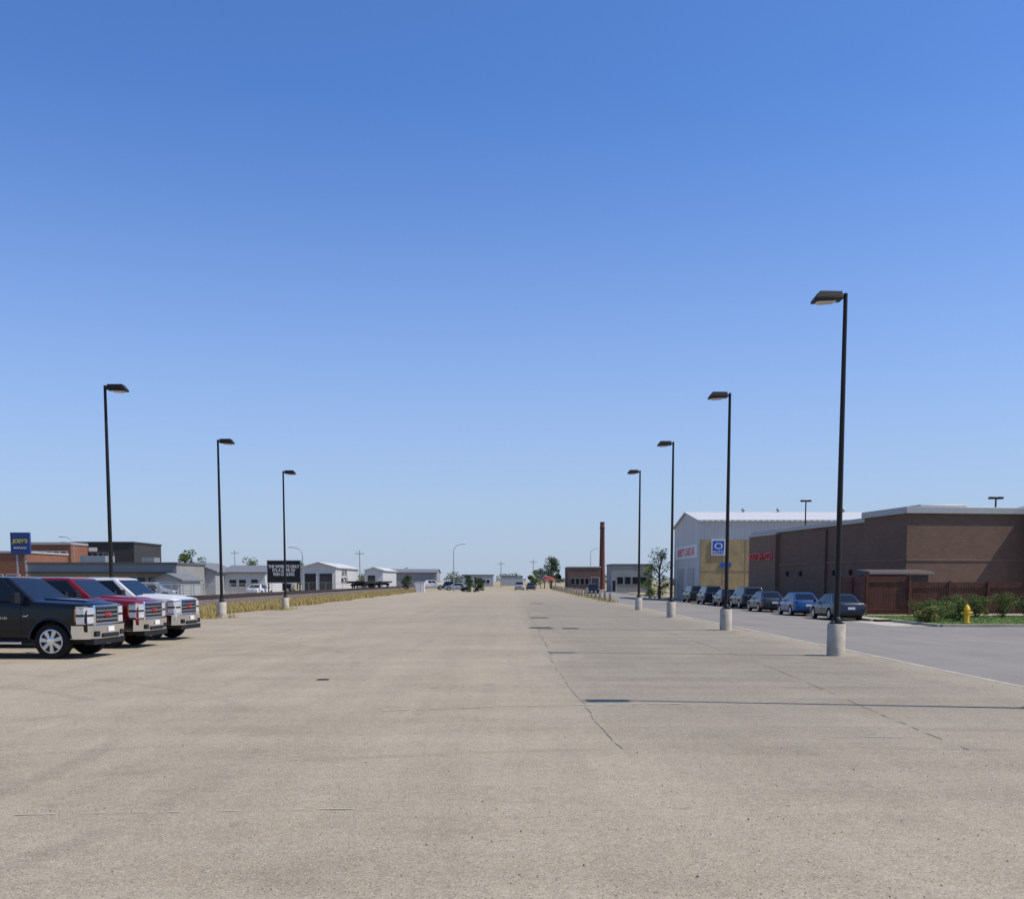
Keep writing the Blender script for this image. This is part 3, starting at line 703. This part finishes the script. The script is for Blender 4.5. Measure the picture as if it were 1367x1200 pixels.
mb = MB(); mb.box(-hx + .2, hx - .2, -hy - 1.2, -hy - .003, 2.75, 2.9, M_DARKB); mb.box(-4, -1, -2, 1, h + .25, h + 1.1, M_GALV); mb.box(3, 4.5, -1, 1, h + .25, h + .9, M_GALV); mb.make("awning_and_units", r)
simple_building("house", -43.2, -37.5, 130, 141, -.02, 3.0, M_BLSID, M_GRROOF, gable=1.1, ridge='y', wins=[(-42.5, -38.5, 1.1, 2.0, 2)])
simple_building("house", -37.6, -32.2, 134, 144, -.02, 2.9, M_WSID, M_GRROOF, gable=.9, wins=[(-37, -34.5, 1.1, 2.0, 2)], doors=[(-34, -33.1, 2.05, M_DARKB)])
simple_building("garage", -38.6, -35.8, 111, 118, -.02, 1.95, M_BLSID, M_GRROOF, gable=.6, ridge='y', doors=[(-38.3, -36.1, 1.7, M_GALV)])
r, cx, cy, hx, hy, h = simple_building("machine_shed", -38.9, -32.6, 190, 218, -.02, 4.3, M_WSID, M_WROOF, gable=.9, ridge='y', doors=[(-38.3, -36.2, 3.2, M_BLACK), (-35.6, -33.2, 3.2, M_DARKB)])
text(r, "shed_lettering", "SAVE\nMORE", (hx + .02, -4, 2.6), 1.6, M_BLACK, (R(90), 0, R(90)), bold=.03, sx=1.8)
simple_building("storage_shed", -30.8, -27.0, 215, 240, -.02, 4.0, M_WSID, M_WROOF, gable=.6, ridge='y', doors=[(-30.2, -28.6, 3, M_DARKB)])
simple_building("storage_shed", -54, -44, 196, 206, -.02, 3.7, M_GRYW, M_WROOF, gable=.8, doors=[(-52, -49, 3, M_GALV)])
simple_building("warehouse", -16, -6, 330, 345, -.02, 3.6, M_BLSID, M_GRROOF, wins=[(-15, -7, 1.2, 2.2, 6)])
simple_building("warehouse", -40, -22, 300, 315, -.02, 4.2, M_GRYW, M_GRROOF, gable=1.0)
simple_building("warehouse", -4, 4, 380, 392, -.02, 3.4, M_BLSID, M_DROOF)
simple_building("house", -100, -85, 200, 212, -.02, 5.0, M_WSID, M_GRROOF, gable=1.8)
simple_building("house", 34, 48, 190, 202, ZR, 5.0, M_GRYW, M_GRROOF, gable=1.8)

r = root("pylon_sign", (-58.6, 123, 0)); mb = MB(); mb.tube((-.5, .0, 0), (-.5, 0, 5.2), .12, .12, M_GALV); mb.tube((.5, 0, 0), (.5, 0, 5.2), .12, .12, M_GALV); mb.make("posts", r)
mb = MB(); mb.box(-1.15, 1.15, -.2, .2, 5.0, 7.6, mat("dark_blue_sign", (.012, .04, .16), .5, 0, .03)); mb.make("panel", r, bevel=.04)
yel = mat("yellow_sign_paint", (.55, .45, .06), .5, 0, .03)
text(r, "sign_text", "JOEY'S", (0, -.22, 6.55), .62, yel, bold=.02, shear=.15)
text(r, "sign_caption", "SEAFOOD", (0, -.22, 5.75), .34, M_WHITEP)
r = root("reader_board_sign", (-27.7, 125, 0)); mb = MB()
for x in (-1.9, 1.9): mb.box(x - .07, x + .07, -.06, .06, -.1, 4.3, M_BLACK)
mb.make("posts", r)
mb = MB(); mb.box(-2.05, 2.05, -.12, -.063, 1.6, 4.35, M_BLACK); mb.make("panel", r)
mb = MB()
for a in ((-2.05, 2.05, 4.27, 4.35), (-2.05, 2.05, 1.6, 1.68), (-2.05, -1.98, 1.685, 4.265), (1.98, 2.05, 1.685, 4.265)): mb.box(a[0], a[1], -.15, -.122, a[2], a[3], M_GALV)
mb.make("frame", r)
text(r, "lettering", "THE WORLD'S ONLY\nIT'S A GAME OF\nFUN CURLING", (0, -.13, 3.1), .52, M_WHITEP, bold=.012, sx=.76)

# ------------------------------------------------------------------ railway, flatcar, fences
M_BAL = mat("ballast", (.11, .085, .065), .95, 0, .35, 3); M_RAIL = mat("rusty_rail", (.09, .05, .035), .5, .6, .2); M_TIE = mat("railway_tie", (.06, .045, .035), .95, 0, .3)
r = root("railway_track"); XT = -23.5
mb = MB(); mb.hexa([(XT - 2.6, 40, -.02), (XT + 2.6, 40, -.02), (XT + 2.6, 420, -.02), (XT - 2.6, 420, -.02), (XT - 1.6, 40, .5), (XT + 1.6, 40, .5), (XT + 1.6, 420, .5), (XT - 1.6, 420, .5)], M_BAL); mb.make("ballast", r)
mb = MB(); y = 41
while y < 260: mb.box(XT - 1.25, XT + 1.25, y, y + .24, .46, .56, M_TIE); y += .62
mb.make("ties", r, fixn=False)
mb = MB()
for s in (-.72, .72): mb.box(XT + s - .035, XT + s + .035, 41, 420, .56, .74, M_RAIL)
mb.make("rails", r)
for yc in (163, 182):
    r = root("rail_flatcar", (XT, yc, .74)); mb = MB(); mb.box(-1.35, 1.35, -8, 8, .75, 1.05, M_BLACK); mb.box(-.4, .4, -7.9, 7.9, .45, .748, M_BLACK); mb.make("deck", r)
    mb = MB()
    for yb in (-6, 6):
        for dy in (-.9, .9):
            for s in (-.72, .72): mb.tube((s - .06, yb + dy, .42), (s + .06, yb + dy, .42), .42, .42, M_RAIL, 20)
            mb.tube((-.72, yb + dy, .42), (.72, yb + dy, .42), .07, .07, M_RAIL, 8)
        for s in (-.9, .9): mb.box(s - .06, s + .06, yb - 1.2, yb + 1.2, .3, .62, M_BLACK)
    mb.make("bogies", r)
def chain_fence(x0, y0, x1, y1, h=1.6, z=0):
    d = Vector((x1 - x0, y1 - y0, 0)); L = d.length; r = root("chain_link_fence", (x0, y0, z), math.atan2(d.y, d.x)); mb = MB(); x = 0
    while x <= L: mb.tube((x, 0, -.1), (x, 0, h), .035, .035, M_GALV, 6); x += 3
    mb.tube((0, 0, h - .03), (L, 0, h - .03), .022, .022, M_GALV, 5); mb.make("posts", r)
    mb = MB(); s = .22; x = -h
    while x < L:
        for sg in (0, 1):
            a, b = (x, x + h) if not sg else (x + h, x); za, zb = 0.05, h - .05
            if min(a, b) < 0 or max(a, b) > L: continue
            w = .006; mb.poly([(a - w, 0, za), (a + w, 0, za), (b + w, 0, zb), (b - w, 0, zb)], M_GALV)
        x += s
    mb.make("mesh", r, fixn=False)
chain_fence(-28.5, 50, -28.5, 122); chain_fence(-60, 96, -29, 96); chain_fence(-45, 182, -26.5, 182)
y = 90
while y < 216:
    r = root("wooden_bollard", (8.6, y, 0), random.uniform(-.1, .1)); mb = MB(); hh = .85 + random.uniform(-.06, .05)
    mb.box(-.1, .1, -.1, .1, -.1, hh, M_WOODP); mb.make("post", r, bevel=.02)
    mb = MB(); mb.box(-.103, .103, -.103, .103, hh - .2, hh + .004, M_CONC); mb.make("painted_top", r); y += 5.2

r = root("fire_hydrant", (22.45, 50.6, ZR + .125)); ym = mat("hydrant_yellow", (.72, .42, .02), .5, 0, .08); mb = MB()
mb.lathe([(.2, 0), (.2, .05), (.13, .06), (.125, .62), (.165, .64), (.165, .69), (.14, .71), (.12, .8), (.06, .87), (.04, .88), (.04, .94)], ym, n=20)
mb.tube((-.24, 0, .5), (.24, 0, .5), .06, .06, ym, 12); mb.tube((0, -.25, .45), (0, 0, .45), .08, .08, ym, 12)
mb.tube((-.27, 0, .5), (-.23, 0, .5), .075, .075, ym, 8); mb.tube((.23, 0, .5), (.27, 0, .5), .075, .075, ym, 8); mb.make("body", r, smooth=True)
r = root("utility_cabinet", (-15.3, 172, 0)); mb = MB(); mb.box(-.7, .7, -.5, .5, 0, 1.7, M_WHITEP); mb.box(-.75, .75, -.55, .55, 1.7, 1.78, M_GALV); mb.box(-.02, .02, -.515, -.5, .1, 1.6, M_BLACK); mb.make("cabinet", r, bevel=.02)

def curved_lamp(x, y, h, s, z=0):
    r = root("highway_lamp", (x, y, z)); mb = MB(); mb.tube((0, 0, 0), (0, 0, h - 1.2), .10, .06, M_GALV, 8); p = (0, 0, h - 1.2)
    for i in range(1, 7):
        a = i / 6 * math.pi / 2; q = (s * 1.4 * (1 - math.cos(a)), 0, h - 1.2 + 1.2 * math.sin(a)); mb.tube(p, q, .05, .045, M_GALV, 8); p = q
    mb.box(min(p[0], p[0] + s * .6), max(p[0], p[0] + s * .6), -.12, .12, h - .05, h + .05, M_GALV); mb.make("pole_and_head", r)
for a in ((-30.5, 150, 6.7, -1), (-10.2, 180, 8.2, 1), (-59.5, 140, 7.8, -1), (20, 262, 10, 1)): curved_lamp(*a)
for (x, y, h) in ((6.2, 300, 8), (-3.2, 300, 7.5), (-70, 260, 9.5), (12, 330, 8.5), (-34, 230, 8.6)):
    r = root("utility_pole", (x, y, 0)); mb = MB(); mb.tube((0, 0, -.5), (0, 0, h), .13, .08, M_WOODP, 8); mb.box(-1.0, 1.0, -.05, .05, h - .8, h - .68, M_WOODP)
    for q in (-1, -.5, .5, 1): mb.tube((q * .9, 0, h - .68), (q * .9, 0, h - .5), .04, .03, M_GALV, 6)
    mb.make("pole", r)

# ------------------------------------------------------------------ vegetation
L_GREEN = leafmat("leaf_green", (.022, .042, .008), (.085, .125, .022)); L_LIGHT = leafmat("leaf_light", (.05, .08, .016), (.17, .22, .05)); L_DARK = leafmat("leaf_dark", (.012, .028, .010), (.045, .07, .022)); L_FAR = leafmat("leaf_far_hazed", (.045, .06, .035), (.10, .12, .06)); L_YEL = leafmat("leaf_yellow_green", (.06, .085, .02), (.2, .2, .05)); L_DRY = leafmat("dry_grass_blades", (.26, .19, .065), (.52, .41, .16))  # far leaves paler: distance haze painted into their colour
def leaves(mb, c, rad, n, size, m):
    for _ in range(n):
        while True:
            d = Vector((random.uniform(-1, 1), random.uniform(-1, 1), random.uniform(-1, 1)))
            if .05 < d.length < 1: break
        d = d * (d.length ** -.35); p = Vector(c) + Vector((d.x * rad[0], d.y * rad[1], d.z * rad[2]))
        u = Vector((random.gauss(0, 1), random.gauss(0, 1), random.gauss(0, 1))).normalized(); w = u.orthogonal().normalized(); s = size * random.uniform(.5, 1.3)
        mb.poly([p - u * s, p + w * s * .5, p + u * s, p - w * s * .5], m)
def tree(name, x, y, z, h, w, m, n=60, leaf=.12, clumps=26, trunk=.25, low=.3):
    r = root(name, (x, y, z)); mb = MB(); lf = MB()
    th = h * .55; tip = Vector((random.uniform(-.1, .1), 0, th)); mb.tube((0, 0, -.2), tip, h * .028, h * .014, M_BARK, 8)
    for i in range(clumps):
        a = random.uniform(0, 6.28); t = random.random(); zz = h * (low + (1 - low) * t) - h * .06
        rr = w / 2 * (1 - abs(t - .4) ** 1.5 * 1.3) * random.uniform(.3, .95)
        c = Vector((rr * math.cos(a), rr * math.sin(a), zz))
        st = Vector((0, 0, max(h * trunk * .6, min(th, zz * .7)))); mb.tube(st, c, h * .009, h * .003, M_BARK, 5)
        cr = w * random.uniform(.10, .2); leaves(lf, c, (cr, cr, cr * .8), n, leaf, m)
    mb.make("trunk_and_limbs", r, fixn=False); lf.make("foliage", r, fixn=False)
tree("deciduous_tree", 18.1, 126, ZR, 6.3, 4.0, L_LIGHT, 55, .12, 30, low=.12)
tree("deciduous_tree", 17.4, 130, ZR, 4.4, 3.2, L_LIGHT, 50, .12, 20, low=.1)
tree("deciduous_tree", 9.9, 262, 0, 7.6, 6.6, L_DARK, 90, .22, 34)
tree("deciduous_tree", 6.4, 275, 0, 4.6, 4.5, L_GREEN, 70, .2, 22)
for (x, y, h, w) in ((-7.3, 170, 2.9, 2.3), (-5.6, 171, 2.6, 2.2), (-43, 106, 2.0, 2.0), (-20, 196, 3, 2.4)):
    tree("evergreen_shrub", x, y, 0, h, w, L_DARK, 80, .1, 26, low=.08)
for (x, y, h, w) in ((-62, 118, 4, 4), (-78, 122, 6, 6), (-75, 175, 8.5, 7), (-54.5, 175, 7.2, 5), (-47, 225, 6, 6), (-60, 235, 7, 6)):
    tree("deciduous_tree", x, y, 0, h, w, L_GREEN, 70, .18, 26)
def shrub(x, y, w, h, m, z=ZR + .12):
    r = root("shrub", (x, y, z)); lf = MB(); br = MB()
    for i in range(16):
        a = random.uniform(0, 6.28); rr = w / 2 * random.uniform(.1, .75); zz = h * random.uniform(.2, .8); c = (rr * math.cos(a), rr * math.sin(a), zz)
        br.tube((rr * .2 * math.cos(a), rr * .2 * math.sin(a), 0), c, .018, .006, M_BARK, 5); leaves(lf, c, (w * .2, w * .2, h * .22), 130, .05, m)
    br.make("stems", r, fixn=False); lf.make("foliage", r, fixn=False)
for (x, y, w, h, m) in ((20.9, 51.4, 1.3, .9, L_YEL), (21.7, 52.4, 1.6, 1.15, L_GREEN), (21.4, 53.4, 1.5, 1.2, L_GREEN), (23.1, 53.0, 1.5, 1.2, L_GREEN), (22.5, 54.4, 1.6, 1.2, L_GREEN),
                        (25.2, 58.4, 1.5, 1.35, L_GREEN), (26.6, 58.8, 1.5, 1.35, L_GREEN), (28.2, 59, 1.6, 1.5, L_GREEN), (29.8, 59.3, 1.6, 1.4, L_GREEN), (31.4, 59.4, 1.5, 1.3, L_GREEN), (24, 56.3, 1.3, .9, L_YEL)):
    shrub(x, y, w, h, m)
lf = MB(); tk = MB()
for i in range(170):
    x = random.uniform(-420, 330); y = random.uniform(380, 520); h = random.choice((3.5, 5, 6.5, 7.5)) * random.uniform(.8, 1.15)
    if -40 < x < 70: h *= .8
    tk.tube((x, y, -.5), (x, y, h * .6), .3, .15, M_BARK, 5)
    for k in range(5): leaves(lf, (x + random.uniform(-3, 3), y + random.uniform(-2, 2), h * random.uniform(.35, .78)), (2.6, 2.2, h * .22), 34, .5, L_FAR)
r = root("distant_trees"); lf.make("foliage", r, fixn=False); tk.make("trunks", r, fixn=False)
def grass(name, fn, n, hmin, hmax, m):
    mb = MB()
    for _ in range(n):
        x, y, z = fn()
        for k in range(4):
            a = random.uniform(0, 6.28); h = random.uniform(hmin, hmax); w = h * .07; bx, by = x + random.uniform(-.08, .08), y + random.uniform(-.08, .08)
            mb.poly([(bx - w * math.cos(a), by - w * math.sin(a), z), (bx + w * math.cos(a), by + w * math.sin(a), z), (bx + h * .4 * math.sin(a), by + h * .4 * math.cos(a), z + h)], m)
    mb.make(name, fixn=False)
def dryfn():
    y = 44 + 140 * random.random() ** 1.6; t = random.random(); x = -15.9 - 5.0 * t ** 1.5 + .8 * math.sin(y * .4) * .5
    return x, y, -.02
grass("dry_grass", dryfn, 13000, .12, .45, L_DRY)
def poleg():
    y = random.choice((37.6, 51.8, 66.4)) + random.gauss(0, .7); return -14.75 + random.gauss(-.3, .5), y, 0
grass("dry_grass", poleg, 320, .08, .3, L_DRY)
grass("dry_grass", lambda: (random.uniform(-32, -27), random.uniform(45, 130), -.02), 3500, .15, .5, L_DRY)
grass("dry_grass", lambda: (9.2 - abs(random.gauss(0, .5)), random.uniform(88, 215), 0), 1200, .1, .35, L_DRY)
grass("grass", lambda: (random.uniform(20.7, 34), random.uniform(49.3, 61), ZR + .125), 6000, .04, .09, L_GREEN)

# ------------------------------------------------------------------ light
S = Vector((6.5, -1.07, 8.85)).normalized()
el = math.asin(S.z); az = math.atan2(S.x, S.y)
w = bpy.data.worlds.new("World"); scene.world = w; w.use_nodes = True
nt = w.node_tree; bg = nt.nodes['Background']
sky = nt.nodes.new('ShaderNodeTexSky'); sky.sky_type = 'NISHITA'; sky.sun_disc = False
sky.sun_elevation = el; sky.sun_rotation = az; sky.air_density = 1.0; sky.dust_density = 1.2; sky.ozone_density = 3.0; sky.altitude = 500
tint = mixrgb(nt, 1.0, sky.outputs[0], (0.66, 0.98, 1.46), 'MULTIPLY')
# pale horizon haze painted into the sky colour, by elevation of the view direction
g = nt.nodes.new('ShaderNodeTexCoord'); sz = nt.nodes.new('ShaderNodeSeparateXYZ'); nt.links.new(g.outputs['Generated'], sz.inputs[0])
hf = math_n(nt, 'POWER', ramp(nt, sz.outputs[2], 0.0, 0.42, 1.0, 0.0), 1.5)
hz = mixrgb(nt, math_n(nt, 'MULTIPLY', hf, 0.85), tint, (3.95, 4.6, 5.75))
nt.links.new(hz, bg.inputs[0]); bg.inputs[1].default_value = 0.12
ld = bpy.data.lights.new("sun", 'SUN'); ld.energy = 4.6; ld.angle = R(.53); ld.color = (1, .93, .82)
lo = bpy.data.objects.new("sun", ld); COL.objects.link(lo); lo.rotation_mode = 'QUATERNION'; lo.rotation_quaternion = S.to_track_quat('Z', 'Y'); lo.location = S * 60

# ------------------------------------------------------------------ camera
cd = bpy.data.cameras.new("camera"); cd.sensor_width = 36; cd.lens = 36; cd.shift_y = .2155; cd.clip_end = 6000; cd.clip_start = .1
co = bpy.data.objects.new("camera", cd); COL.objects.link(co); co.location = (0, 0, 1.88); co.rotation_euler = (R(85), 0, 0)
scene.camera = co
scene.view_settings.view_transform = 'Standard'; scene.view_settings.look = 'None'; scene.view_settings.exposure = 0
